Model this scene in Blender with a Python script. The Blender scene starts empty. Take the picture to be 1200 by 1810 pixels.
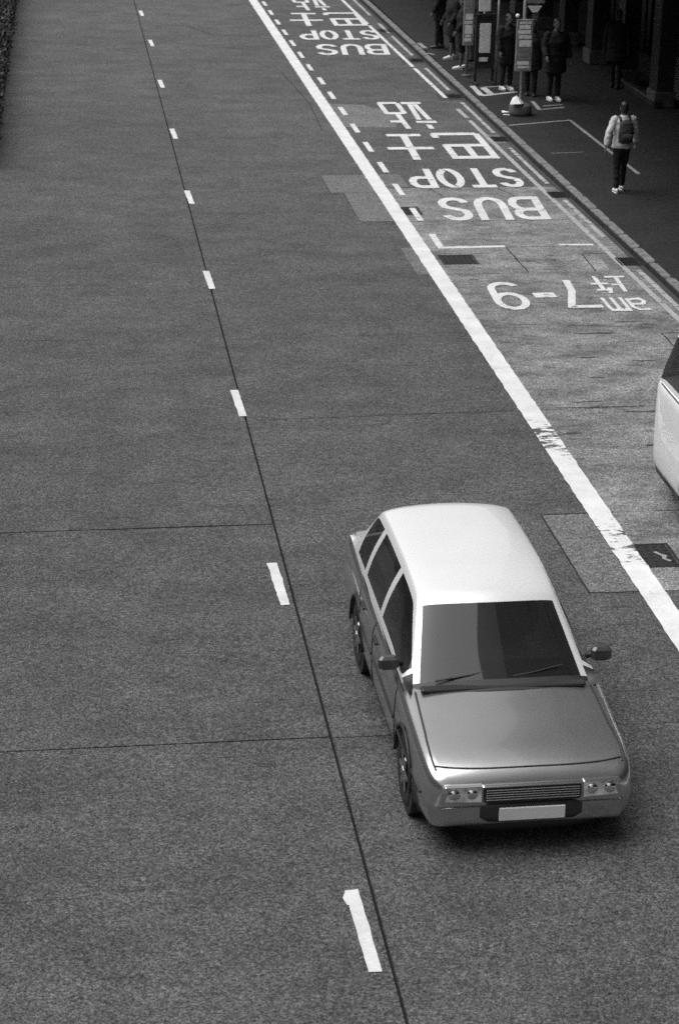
import bpy, math, random
from mathutils import Vector, Matrix, noise
random.seed(7)
SC = bpy.context.scene
COL = SC.collection
R = math.radians

# ------------------------------------------------------------------ camera
cam_d = bpy.data.cameras.new('camera')
cam = bpy.data.objects.new('camera', cam_d); COL.objects.link(cam)
rt = Vector((0.9915478, -0.12864259, 0.01685342))
up = Vector((0.03155842, 0.36513883, 0.93041803))
fw = Vector((0.12584523, 0.92202208, -0.36611236))
cam.matrix_world = Matrix(((rt.x, up.x, -fw.x, 0), (rt.y, up.y, -fw.y, 0), (rt.z, up.z, -fw.z, 8.22532), (0, 0, 0, 1)))
cam_d.sensor_fit = 'VERTICAL'; cam_d.sensor_height = 36.0
cam_d.lens = 36.0 * 3586.6 / 1810.0
cam_d.clip_start = 0.1; cam_d.clip_end = 2000
cam_d.dof.use_dof = True; cam_d.dof.focus_distance = 22.0; cam_d.dof.aperture_fstop = 3.6
SC.camera = cam

# ------------------------------------------------------------------ light: overcast sky, black and white film
SUN_EL, SUN_AZ = R(66), R(-80)            # azimuth measured from +Y towards +X: light comes from over the left side
w = bpy.data.worlds.new('World'); SC.world = w; w.use_nodes = True
nt = w.node_tree; nt.nodes.clear()
sky = nt.nodes.new('ShaderNodeTexSky'); sky.sky_type = 'NISHITA'; sky.sun_disc = False
sky.sun_elevation = SUN_EL; sky.sun_rotation = SUN_AZ; sky.dust_density = 4.0; sky.air_density = 1.5
bw = nt.nodes.new('ShaderNodeRGBToBW'); bg = nt.nodes.new('ShaderNodeBackground'); wo = nt.nodes.new('ShaderNodeOutputWorld')
bg.inputs['Strength'].default_value = 0.12
nt.links.new(sky.outputs[0], bw.inputs[0]); nt.links.new(bw.outputs[0], bg.inputs[0]); nt.links.new(bg.outputs[0], wo.inputs[0])
sd = bpy.data.lights.new('sun', 'SUN'); sd.energy = 1.4; sd.angle = R(64); sd.color = (1, 1, 1)
sun = bpy.data.objects.new('sun', sd); COL.objects.link(sun)
sdir = Vector((math.sin(SUN_AZ) * math.cos(SUN_EL), math.cos(SUN_AZ) * math.cos(SUN_EL), math.sin(SUN_EL)))
sun.rotation_euler = sdir.to_track_quat('Z', 'Y').to_euler(); sun.location = (-20, 20, 40)
vs = SC.view_settings
vs.view_transform = 'Standard'; vs.look = 'None'; vs.gamma = 1.0; vs.use_curve_mapping = False; vs.exposure = 0.58
try: SC.cycles.use_denoising = False
except Exception: pass

# ------------------------------------------------------------------ helpers
class MB:
    def __init__(s): s.v = []; s.f = []
    def add(s, vs, fs):
        o = len(s.v); s.v += [tuple(p) for p in vs]; s.f += [tuple(i + o for i in f) for f in fs]
    def box(s, x0, x1, y0, y1, z0, z1):
        s.add([(x0,y0,z0),(x1,y0,z0),(x1,y1,z0),(x0,y1,z0),(x0,y0,z1),(x1,y0,z1),(x1,y1,z1),(x0,y1,z1)],
              [(0,3,2,1),(4,5,6,7),(0,1,5,4),(1,2,6,5),(2,3,7,6),(3,0,4,7)])
    def rbox(s, x0, x1, y0, y1, z0, z1, b):
        # box with chamfered edges (vertical and top)
        def ring(x0,x1,y0,y1,z): return [(x0+b,y0,z),(x1-b,y0,z),(x1,y0+b,z),(x1,y1-b,z),(x1-b,y1,z),(x0+b,y1,z),(x0,y1-b,z),(x0,y0+b,z)]
        vs = ring(x0+b,x1-b,y0+b,y1-b,z0) + ring(x0,x1,y0,y1,z0+b) + ring(x0,x1,y0,y1,z1-b) + ring(x0+b,x1-b,y0+b,y1-b,z1)
        fs = [tuple(range(7,-1,-1)), tuple(range(24,32))]
        for k in range(3):
            for i in range(8): fs.append((k*8+i, k*8+(i+1)%8, k*8+8+(i+1)%8, k*8+8+i))
        s.add(vs, fs)
    def prism(s, poly, z0, z1):
        n = len(poly)
        s.add([(x,y,z0) for x,y in poly] + [(x,y,z1) for x,y in poly],
              [tuple(range(n-1,-1,-1)), tuple(range(n,2*n))] + [(i,(i+1)%n,n+(i+1)%n,n+i) for i in range(n)])
    def tube(s, pts, rad, n=10, side=(1,0,0), dome=True):
        pts = [Vector(p) for p in pts]; side = Vector(side); m = len(pts); vs = []; fs = []
        for i, p in enumerate(pts):
            t = (pts[min(i+1,m-1)] - pts[max(i-1,0)]).normalized()
            a = (side - t*side.dot(t)); a = a.normalized() if a.length > 1e-4 else t.orthogonal().normalized()
            b = t.cross(a); r = rad[i] if not isinstance(rad[i], (int,float)) else (rad[i], rad[i])
            for k in range(n):
                q = 2*math.pi*k/n; vs.append(p + a*(math.cos(q)*r[0]) + b*(math.sin(q)*r[1]))
        for i in range(m-1):
            for k in range(n): fs.append((i*n+k, i*n+(k+1)%n, (i+1)*n+(k+1)%n, (i+1)*n+k))
        r0 = rad[0] if isinstance(rad[0], (int,float)) else min(rad[0]); r1 = rad[-1] if isinstance(rad[-1], (int,float)) else min(rad[-1])
        d = 0.5 if dome else 0.0
        vs.append(pts[0] - (pts[1]-pts[0]).normalized()*r0*d); vs.append(pts[-1] + (pts[-1]-pts[-2]).normalized()*r1*d)
        c0 = m*n; c1 = c0+1
        for k in range(n):
            fs.append((c0,(k+1)%n,k)); fs.append((c1,(m-1)*n+k,(m-1)*n+(k+1)%n))
        s.add(vs, fs)
    def ell(s, c, r, nu=14, nv=10):
        vs = [(c[0],c[1],c[2]-r[2])]; fs = []
        for j in range(1,nv):
            a = math.pi*j/nv - math.pi/2
            for i in range(nu):
                q = 2*math.pi*i/nu; vs.append((c[0]+r[0]*math.cos(a)*math.cos(q), c[1]+r[1]*math.cos(a)*math.sin(q), c[2]+r[2]*math.sin(a)))
        vs.append((c[0],c[1],c[2]+r[2])); L = len(vs)-1
        for i in range(nu):
            fs.append((0,1+(i+1)%nu,1+i)); fs.append((L,L-nu+i,L-nu+(i+1)%nu))
        for j in range(nv-2):
            for i in range(nu): fs.append((1+j*nu+i,1+j*nu+(i+1)%nu,1+(j+1)*nu+(i+1)%nu,1+(j+1)*nu+i))
        s.add(vs, fs)
    def mesh(s, name, mat, smooth=False):
        me = bpy.data.meshes.new(name); me.from_pydata(s.v, [], s.f); me.update()
        if mat: me.materials.append(mat)
        if smooth: me.shade_smooth()
        return me
    def build(s, name, mat, parent=None, smooth=False):
        o = bpy.data.objects.new(name, s.mesh(name, mat, smooth)); COL.objects.link(o)
        if parent: o.parent = parent
        return o
def link(name, me, parent=None):
    o = bpy.data.objects.new(name, me); COL.objects.link(o)
    if parent: o.parent = parent
    return o
def empty(name, loc=(0,0,0), rz=0):
    o = bpy.data.objects.new(name, None); COL.objects.link(o); o.location = loc; o.rotation_euler.z = rz
    o.empty_display_size = .2
    return o
def tag(o, label=None, cat=None, group=None, kind=None):
    if label: o['label'] = label
    if cat: o['category'] = cat
    if group: o['group'] = group
    if kind: o['kind'] = kind
    return o
def copy_tree(o, parent=None):
    c = o.copy(); COL.objects.link(c)
    if parent: c.parent = parent
    for ch in o.children: copy_tree(ch, c)
    return c
def bake(o):
    dg = bpy.context.evaluated_depsgraph_get()
    me = bpy.data.meshes.new_from_object(o.evaluated_get(dg)); o.modifiers.clear(); old = o.data; o.data = me; me.name = old.name
    bpy.data.meshes.remove(old)
def bool_cut(o, cutter):
    m = o.modifiers.new('cut', 'BOOLEAN'); m.operation = 'DIFFERENCE'; m.object = cutter; m.solver = 'EXACT'
    bake(o); bpy.data.objects.remove(cutter)

# ------------------------------------------------------------------ materials (all neutral: black and white photograph)
def newmat(name):
    m = bpy.data.materials.new(name); m.use_nodes = True; nt = m.node_tree
    return m, nt, nt.nodes['Principled BSDF']
def g3(v): return (v, v, v, 1)
def plain(name, v, rough=.6, metal=0.0, spec=.5, coat=0.0, var=.15, scale=6.0, bump=0.0):
    m, nt, b = newmat(name)
    b.inputs['Roughness'].default_value = rough; b.inputs['Metallic'].default_value = metal
    b.inputs['Specular IOR Level'].default_value = spec; b.inputs['Coat Weight'].default_value = coat
    if var > 0:
        tc = nt.nodes.new('ShaderNodeTexCoord'); n = nt.nodes.new('ShaderNodeTexNoise'); n.inputs['Scale'].default_value = scale; n.inputs['Detail'].default_value = 6
        r = nt.nodes.new('ShaderNodeMapRange'); r.inputs['From Min'].default_value = .3; r.inputs['From Max'].default_value = .7
        r.inputs['To Min'].default_value = v*(1-var); r.inputs['To Max'].default_value = v*(1+var)
        nt.links.new(tc.outputs['Object'], n.inputs['Vector']); nt.links.new(n.outputs['Fac'], r.inputs['Value']); nt.links.new(r.outputs[0], b.inputs['Base Color'])
        if bump > 0:
            bp = nt.nodes.new('ShaderNodeBump'); bp.inputs['Strength'].default_value = bump; bp.inputs['Distance'].default_value = .01
            nt.links.new(n.outputs['Fac'], bp.inputs['Height']); nt.links.new(bp.outputs[0], b.inputs['Normal'])
    else: b.inputs['Base Color'].default_value = g3(v)
    return m

def N(nt, t, **k):
    n = nt.nodes.new(t)
    for a, v in k.items(): setattr(n, a, v)
    return n
def noise_n(nt, vec, scale, detail=4, rough=.6):
    n = N(nt, 'ShaderNodeTexNoise'); n.inputs['Scale'].default_value = scale; n.inputs['Detail'].default_value = detail; n.inputs['Roughness'].default_value = rough
    nt.links.new(vec, n.inputs['Vector']); return n.outputs['Fac']
def mapr(nt, val, a, b, c, d, smooth=False):
    n = N(nt, 'ShaderNodeMapRange'); n.clamp = True
    if smooth: n.interpolation_type = 'SMOOTHSTEP'
    for k, v in (('From Min',a),('From Max',b),('To Min',c),('To Max',d)): n.inputs[k].default_value = v
    nt.links.new(val, n.inputs['Value']); return n.outputs[0]
def mth(nt, op, a, b):
    n = N(nt, 'ShaderNodeMath', operation=op)
    for i, q in enumerate((a, b)):
        if isinstance(q, (int,float)): n.inputs[i].default_value = q
        else: nt.links.new(q, n.inputs[i])
    return n.outputs[0]
def scaled(nt, vec, sx, sy, sz=1.0):
    n = N(nt, 'ShaderNodeMapping'); n.inputs['Scale'].default_value = (sx, sy, sz); nt.links.new(vec, n.inputs['Vector']); return n.outputs[0]

def asphalt(name, v, smudge=.25, speck=.45, smudge_scale=1.0):
    m, nt, b = newmat(name)
    pos = N(nt, 'ShaderNodeNewGeometry').outputs['Position']
    def chips(sc, amp):
        vz = N(nt, 'ShaderNodeTexVoronoi'); vz.inputs['Scale'].default_value = sc; nt.links.new(pos, vz.inputs['Vector'])
        cb = N(nt, 'ShaderNodeSeparateColor'); nt.links.new(vz.outputs['Color'], cb.inputs[0])
        return mapr(nt, cb.outputs[0], 0, 1, 1-amp, 1+amp)
    a = mth(nt, 'MULTIPLY', chips(95, speck), chips(60, speck*.6))                  # stone chippings of several sizes
    c = mth(nt, 'MULTIPLY', chips(30, speck*.15), mapr(nt, noise_n(nt, scaled(nt, pos, .7, 1.4), 14, 4, .75), .3, .7, 1-speck*.25, 1+speck*.25))
    d = mapr(nt, noise_n(nt, scaled(nt, pos, .8*smudge_scale, 1.1*smudge_scale), 1.2, 8, .68), .32, .68, 1-smudge*.7, 1+smudge*.5)  # worn and soiled areas
    e = mapr(nt, noise_n(nt, scaled(nt, pos, .8, 4.5), 2.2, 6, .7), .56, .72, 1, 1-smudge*1.1)                  # scuffs across the carriageway
    f = mapr(nt, noise_n(nt, pos, .13, 3, .5), .3, .7, .86, 1.12)
    r = mth(nt, 'MULTIPLY', mth(nt, 'MULTIPLY', a, c), mth(nt, 'MULTIPLY', mth(nt, 'MULTIPLY', d, e), f))
    col = mth(nt, 'MULTIPLY', r, v)
    nt.links.new(col, b.inputs['Base Color'])
    b.inputs['Roughness'].default_value = .82; b.inputs['Specular IOR Level'].default_value = .3
    bp = N(nt, 'ShaderNodeBump'); bp.inputs['Strength'].default_value = .5; bp.inputs['Distance'].default_value = .006
    nt.links.new(noise_n(nt, pos, 85, 3, .7), bp.inputs['Height']); nt.links.new(bp.outputs[0], b.inputs['Normal'])
    return m
def paint(name, v, wear=.62, under=.07, bands=()):
    m, nt, b = newmat(name)
    pos = N(nt, 'ShaderNodeNewGeometry').outputs['Position']
    n1 = noise_n(nt, scaled(nt, pos, .8, 1.5), 5, 8, .66); n2 = noise_n(nt, pos, 60, 3, .7)
    k = mth(nt, 'ADD', mth(nt, 'MULTIPLY', n1, .84), mth(nt, 'MULTIPLY', n2, .16))
    if bands:
        sx = N(nt, 'ShaderNodeSeparateXYZ'); nt.links.new(pos, sx.inputs[0])
        for (y0, y1, amt) in bands:
            q = mth(nt, 'MULTIPLY', mapr(nt, sx.outputs[1], y0-.25, y0+.25, 0, 1), mapr(nt, sx.outputs[1], y1-.25, y1+.25, amt, 0))
            k = mth(nt, 'ADD', k, q)
    wm = mapr(nt, k, wear-.02, wear+.03, 0, 1)
    tone = mth(nt, 'MULTIPLY', mapr(nt, noise_n(nt, pos, 55, 4, .8), .3, .7, v*.80, v*1.10), mapr(nt, noise_n(nt, pos, 2.3, 6, .7), .35, .65, .82, 1.04))
    mx = N(nt, 'ShaderNodeMix'); mx.data_type = 'FLOAT'
    nt.links.new(wm, mx.inputs[0]); nt.links.new(tone, mx.inputs[2]); mx.inputs[3].default_value = under
    nt.links.new(mx.outputs[0], b.inputs['Base Color']); b.inputs['Roughness'].default_value = .7; b.inputs['Specular IOR Level'].default_value = .3
    return m

M = {}
M['asphalt'] = asphalt('asphalt', .083, .42, .72)
M['asphalt_bay'] = asphalt('asphalt_bay', .20, .8, .6, 1.3)
M['asphalt_patch'] = asphalt('asphalt_patch', .142, .25, .65)
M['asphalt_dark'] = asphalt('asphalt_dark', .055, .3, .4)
M['bed'] = plain('joint_filler', .012, .9)
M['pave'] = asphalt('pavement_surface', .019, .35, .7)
M['paint'] = paint('road_paint', .68, .60)
M['paint_dash'] = paint('dash_paint', .70, .66)
M['paint_line'] = paint('line_paint', .72, .655, .08, ((18.85, 20.2, .13), (22.3, 23.6, .15)))
M['paint_faded'] = paint('faded_paint', .42, .56)
M['paint_yellow'] = paint('kerb_line_paint', .40, .58, .11)
M['paint_pave'] = paint('pavement_line_paint', .30, .60, .04)
M['paint_white_pave'] = paint('queue_paint', .5, .62, .04)
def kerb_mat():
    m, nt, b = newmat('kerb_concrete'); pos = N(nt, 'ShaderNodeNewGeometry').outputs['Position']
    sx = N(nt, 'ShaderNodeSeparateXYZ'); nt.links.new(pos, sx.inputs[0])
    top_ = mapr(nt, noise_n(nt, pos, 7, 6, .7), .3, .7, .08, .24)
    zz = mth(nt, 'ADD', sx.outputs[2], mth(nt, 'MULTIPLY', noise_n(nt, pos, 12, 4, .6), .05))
    g = mapr(nt, zz, .118, .150, .12, 1.0)                        # face much darker below its top edge
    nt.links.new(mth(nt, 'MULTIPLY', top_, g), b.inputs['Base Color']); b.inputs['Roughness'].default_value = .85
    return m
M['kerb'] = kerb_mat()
M['iron'] = plain('cast_iron', .022, .6, .4, var=.4, scale=20)
M['silver'] = plain('silver_paint', .74, .20, .94, coat=.6, var=.02, scale=3)
M['pale_roof'] = plain('pale_roof_paint', .80, .28, .25, coat=.6, var=.02, scale=3)
M['mirror_paint'] = plain('mirror_shell_paint', .05, .35, 0, coat=.5)
M['dark_paint'] = plain('dark_metallic_paint', .46, .20, .85, coat=.7, var=.04, scale=3)
M['white_van'] = plain('white_paint', .88, .4, 0, coat=.6, var=.04, scale=3)
M['black_trim'] = plain('black_trim', .02, .5, var=.1)
M['bumper'] = plain('bumper_plastic', .035, .4, var=.1)
M['rubber'] = plain('rubber', .018, .85)
M['chrome'] = plain('chrome', .75, .12, 1.0, var=0)
M['alloy'] = plain('wheel_metal', .45, .35, .9, var=.1)
M['fabric_seat'] = plain('seat_fabric', .06, .9)
M['lamp_glass'] = plain('lamp_glass', .9, .06, .5, coat=1.0, var=.5, scale=14)
M['amber'] = plain('indicator_glass', .3, .15, 0, coat=1, var=.1)
M['tail'] = plain('tail_lamp_glass', .10, .2, 0, coat=1)
M['plate'] = plain('plate_white', .75, .45, var=.05)
M['skin'] = plain('skin', .10, .55, var=.1)
M['hair'] = plain('hair', .012, .5, var=.3, scale=40)
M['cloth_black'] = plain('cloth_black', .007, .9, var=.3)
M['cloth_dark'] = plain('cloth_dark', .014, .9, var=.3)
M['cloth_grey'] = plain('cloth_grey', .10, .9, var=.2)
M['cloth_light'] = plain('cloth_light', .58, .85, var=.14, scale=14)
M['white_shoe'] = plain('white_shoe', .75, .6, var=.1)
M['black_shoe'] = plain('black_shoe', .02, .5)
M['bag'] = plain('backpack_cloth', .03, .85, var=.4, scale=12)
M['steel'] = plain('painted_steel', .28, .45, .3, var=.2)
M['steel_dark'] = plain('dark_steel', .03, .5, .3, var=.2)
M['panel'] = plain('panel_print', .7, .5, var=.4, scale=9)
M['panel_light'] = plain('panel_light', .8, .5, var=.15, scale=9)
M['panel_dark'] = plain('panel_dark', .25, .5, var=.2)
M['concrete'] = plain('concrete', .09, .85, var=.3, scale=8, bump=.3)
M['wall'] = plain('render_wall', .02, .8, var=.3, scale=3)
M['tower'] = plain('tower_wall', .045, .8, var=.25, scale=.5)
M['tile'] = plain('pillar_tile', .03, .5, var=.3, scale=4)
M['shutter'] = plain('shutter_metal', .04, .5, .4, var=.2)
M['dark_room'] = plain('dark_interior', .012, .9)
M['leaf'] = plain('leaf', .045, .6, var=.5, scale=3)
M['paper'] = plain('paper', .8, .7, var=.08, scale=10)
def glass(name, v=.02, tr=.35, rough=.03):
    m, nt, b = newmat(name); b.inputs['Base Color'].default_value = g3(v); b.inputs['Roughness'].default_value = rough
    b.inputs['Specular IOR Level'].default_value = .6
    t = N(nt, 'ShaderNodeBsdfTransparent'); t.inputs[0].default_value = g3(.55)
    mx = N(nt, 'ShaderNodeMixShader'); mx.inputs[0].default_value = 1-tr
    o = nt.nodes['Material Output']
    nt.links.new(t.outputs[0], mx.inputs[1]); nt.links.new(b.outputs[0], mx.inputs[2]); nt.links.new(mx.outputs[0], o.inputs[0])
    return m
M['glass'] = glass('car_glass', .02, .4); M['shop_glass'] = glass('shop_glass', .015, .5)

# ------------------------------------------------------------------ road: a dark bed, with asphalt slabs laid on it (gaps are the joints)
road = MB(); road.box(-60, 9.3, -60, 420, -.4, -.05)
road = tag(road.build('road', M['bed']), kind='structure')
def slab(x0, x1, y0, y1, mat, gx0=.0, gx1=.0, gy0=.0, gy1=.0, top=0.0):
    m = MB()
    # rows of slightly irregular vertices along the edges, so joints are not ruler straight
    def edge(pa, pb, amp):
        n = max(2, int(math.hypot(pb[0]-pa[0], pb[1]-pa[1]) / .5)); n = min(n, 90); out = []
        for i in range(n):
            t = i/n; j = amp*noise.noise(Vector((pa[0]+(pb[0]-pa[0])*t, pa[1]+(pb[1]-pa[1])*t, 3.1))*1.7)
            dx, dy = pb[0]-pa[0], pb[1]-pa[1]; L = math.hypot(dx, dy)
            out.append((pa[0]+dx*t - dy/L*j*(i>0), pa[1]+dy*t + dx/L*j*(i>0)))
        return out
    a, b, c, d = (x0+gx0, y0+gy0), (x1-gx1, y0+gy0), (x1-gx1, y1-gy1), (x0+gx0, y1-gy1)
    poly = edge(a,b,.012) + edge(b,c,.0) + edge(c,d,.012) + edge(d,a,.0)
    m.prism(poly, -.049, top)
    return m.build('asphalt_slab', mat, road)
J = .013
ys = [-60, 3.0, 8.1, 15.46, 20.42, 420]
for a, b in zip(ys[:-1], ys[1:]): slab(-60, 2.07, a, b, M['asphalt'], 0, J, J*.8, J*.8)
ys = [-60, 15.44, 24.0, 420]
for a, b in zip(ys[:-1], ys[1:]): slab(2.07, 5.58, a, b, M['asphalt'], J, .003, .005, .005)
ys = [-60, 15.44, 18.27, 20.45, 24.03, 30.76, 32.44, 34.32, 37.0, 420]
bm = ['asphalt', 'asphalt', 'asphalt_bay', 'asphalt_bay', 'asphalt_bay', 'asphalt_bay', 'asphalt_bay', 'asphalt_bay', 'asphalt']
for a, b, k in zip(ys[:-1], ys[1:], bm): slab(5.58, 9.16, a, b, M[k], .003, 0, .008, .008)
def patch(poly, mat, z=.004, name='repair_patch'):
    m = MB(); m.prism(poly, -.02, z); return m.build(name, mat, road)
patch([(4.73,36.66),(5.56,36.66),(5.56,38.17),(4.73,38.17)], M['asphalt_patch'])
patch([(4.96,34.36),(5.56,34.36),(5.56,36.64),(4.96,36.64)], M['asphalt_patch'])
patch([(5.37,30.74),(5.565,30.74),(5.565,32.46),(5.37,32.46)], M['asphalt_patch'])
patch([(5.05,18.28),(5.56,18.28),(5.56,20.42),(5.05,20.42)], M['asphalt_patch'], .003)
patch([(5.6,43.0),(6.9,42.9),(7.3,44.2),(6.6,45.6),(5.6,45.8)], M['asphalt_patch'], .003)
patch([(5.62,37.05),(6.25,37.05),(6.25,38.2),(5.62,38.2)], M['asphalt_patch'], .003)
def crack(pts, wd=.016, name='crack'):
    m = MB()
    for (a, b) in zip(pts[:-1], pts[1:]):
        dx, dy = b[0]-a[0], b[1]-a[1]; L = math.hypot(dx, dy); n = max(2, int(L/.12)); L1 = []; L2 = []
        for i in range(n+1):
            t = i/n; j = .012*noise.noise(Vector((a[0]+dx*t, a[1]+dy*t, 1))*4); ww = wd*(.5+.5*abs(noise.noise(Vector((a[0]+dx*t, a[1]+dy*t, 9))*3)))
            px, py = a[0]+dx*t - dy/L*j, a[1]+dy*t + dx/L*j
            L1.append((px - dy/L*ww, py + dx/L*ww, .0045)); L2.append((px + dy/L*ww, py - dx/L*ww, .0045))
        k = len(L1); m.add(L1 + L2, [(i, i+1, k+i+1, k+i) for i in range(k-1)])
    return m.build(name, M['bed'], road)
crack([(5.04, 20.42), (5.05, 18.28)]); crack([(5.04, 20.43), (5.57, 20.44)], .012); crack([(5.05, 18.28), (5.57, 18.27)], .012); crack([(2.2, 23.9), (5.5, 24.02)], .007); crack([(2.1,27.4),(5.5,27.55)], .004); crack([(4.73,38.16),(4.73,36.66)], .01); crack([(4.96,36.6),(4.96,34.38)], .01); crack([(4.96,34.36),(5.56,34.35)], .008); crack([(7.13, 32.42), (7.16, 30.80)]); crack([(8.3, 31.86), (8.26, 30.8)])
crack([(8.35, 27.3), (8.33, 25.2)]); crack([(8.3, 31.9), (8.72, 31.9)], .01); crack([(8.36, 27.3), (9.1, 27.3)], .012)
crack([(7.9, 36.9), (8.2, 35.9)], .014); crack([(6.62, 36.95), (6.75, 36.3)], .012); crack([(6.2, 27.9), (8.3, 27.6)], .006)
crack([(-1.0, 13.09), (-.1, 13.1)], .003); crack([(-1.2, 27.6), (.2, 27.5)], .006); crack([(6.05, 24.08), (6.5, 24.06), (7.2, 24.07)], .013)
crack([(-1.1, 30.4), (.1, 30.5)], .006); crack([(-1.6, 44.6), (-.3, 44.7)], .01)
crack([(3.2, 58.6), (3.9, 56.4), (5.5, 55.6)], .012); crack([(5.3, 42.6), (5.4, 45.8), (5.2, 50.2)], .016)

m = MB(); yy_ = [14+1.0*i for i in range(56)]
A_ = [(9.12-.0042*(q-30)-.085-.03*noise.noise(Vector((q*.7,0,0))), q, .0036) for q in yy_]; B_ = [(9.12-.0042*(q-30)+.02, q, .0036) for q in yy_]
m.add(A_+B_, [(i, 56+i, 57+i, i+1) for i in range(55)]); m.build('gutter_shadow_strip', M['asphalt_dark'], road)  # stained strip at the kerb foot, gutter shadow put into its dark colour
M['stain'] = asphalt('oil_stain', .07, .3, .6)
rr = random.Random(11)
def stain(cx, cy, lx, ly):
    m = MB(); n = 26; pts = []
    for k in range(n):
        a = 2*math.pi*k/n; q = .65+.55*noise.noise(Vector((math.cos(a)*1.6+cx, math.sin(a)*1.6+cy, 0)))
        pts.append((cx+lx*q*math.cos(a), cy+ly*q*math.sin(a)))
    m.add([(x, y, .0042) for x, y in pts], [tuple(range(n))]); m.build('stain', M['stain'], road)
for c in ((7.4,27.35,.42,.05),(7.0,26.2,.22,.035),(7.75,26.0,.25,.03),(8.0,27.9,.3,.03),(6.9,25.3,.16,.03),(7.9,25.1,.2,.03),(6.6,24.3,.2,.03),(7.2,23.85,.35,.06),(7.0,22.6,.3,.04),
          (6.2,30.4,.1,.03),(7.35,31.5,.1,.05),(7.75,31.55,.08,.04),(6.05,23.1,.15,.03),(6.9,20.9,.35,.07),(1.45,15.05,.11,.09),(5.2,46.3,.3,.05),(5.75,44.85,.35,.06),(6.3,26.9,.15,.03),(8.3,26.5,.14,.02)): stain(*c)
# ------------------------------------------------------------------ road markings
def strip(x0f, x1f, y0, y1, z, mat, name, step=.12, jit=.008, parent=None, seed=0):
    m = MB(); n = max(2, int((y1-y0)/step)); A = []; B = []
    for i in range(n+1):
        y = y0 + (y1-y0)*i/n
        A.append((x0f(y) + jit*noise.noise(Vector((y*5, seed, 0))) + jit*.6*noise.noise(Vector((y*17, seed, 4))), y, z))
        B.append((x1f(y) + jit*noise.noise(Vector((y*5, seed+9, 2))) + jit*.6*noise.noise(Vector((y*17, seed, 7))), y, z))
    ej = lambda: random.uniform(-.015, .015)
    for i in (0, n):
        A[i] = (A[i][0], A[i][1]+ej(), z); B[i] = (B[i][0], B[i][1]+ej(), z)
    m.add(A + B, [(i, n+1+i, n+2+i, i+1) for i in range(n)])
    return m.build(name, mat, parent or road)
strip(lambda y: 5.565, lambda y: 5.83, -5, 100, .008, M['paint_line'], 'solid_line', .1, .014, seed=3)
for i, (x, y) in enumerate([(1.865,11.93),(1.89,18.26),(1.965,24.05),(2.01,30.1),(2.055,35.88),(2.09,41.85),(2.12,47.95),(2.16,54.3),(2.12,60.0)]):
    o = strip(lambda q, x=x: x + .03*(1-(q-y)), lambda q, x=x: x+.105 + .02*(1-(q-y)), y, y+1.08, .008, M['paint_dash'], 'lane_dash', .06, .009, seed=i*3)
    if i == 0: o['label'] = 'nearest lane dash with a chipped corner'
m = MB(); m.prism([(1.838,12.9),(1.86,12.80),(1.89,12.82),(1.89,12.97),(1.86,12.97)], .0, .0075); m.build('paint_chip', M['paint_dash'], road)
strip(lambda y: 1.9, lambda y: 2.0, 66, 67, .008, M['paint_dash'], 'lane_dash')
for i in range(18):
    y = 34.36 + 2.0*i*(1.0-.0005*i)
    if y > 70: break
    strip(lambda q: 5.975 if y < 50 else 5.93, lambda q: 6.085 if y < 50 else 6.03, y, y+.98, .008, M['paint'], 'bay_dash', .1, .007, seed=i)
m = MB(); m.prism([(5.99,32.37),(7.13,32.40),(7.13,32.52),(6.10,32.50),(6.11,33.38),(6.0,33.38)], 0, .008); m.build('bay_corner_line', M['paint'], road)
m = MB(); m.prism([(8.07,32.46),(8.64,32.43),(8.64,32.53),(8.07,32.57)], 0, .008); m.build('bay_end_line', M['paint'], road)
def kx(y): return 9.12 - .0042*(y-30)
def off_y(y): return .33 + .0045*(y-28) if y < 45 else .41 + .006*(y-45)
strip(lambda y: kx(y)-off_y(y)-.05, lambda y: kx(y)-off_y(y)+.045, 14, 43.6, .008, M['paint_yellow'], 'kerb_line', .12, .012, seed=1)
for (a, b) in ((43.9,45.0),(46.4,50.6),(50.8,58),(58.3,66)):
    strip(lambda y: kx(y)-off_y(y)-.05, lambda y: kx(y)-off_y(y)+.045, a, b, .008, M['paint_yellow' if b < 46 else 'paint'], 'kerb_line', .12, .012, seed=1)
for (a, b) in ((14,30.8),(33.0,35.8),(37.2,40.6),(42.2,45.8),(47.4,50.6),(52.6,56),(56.5,58.4),(60,66)):
    strip(lambda y: kx(y)-.20, lambda y: kx(y)-.115, a, b, .008, M['paint_yellow'] if a < 30 else M['paint_faded'], 'kerb_line', .12, .012, seed=5)

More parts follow.
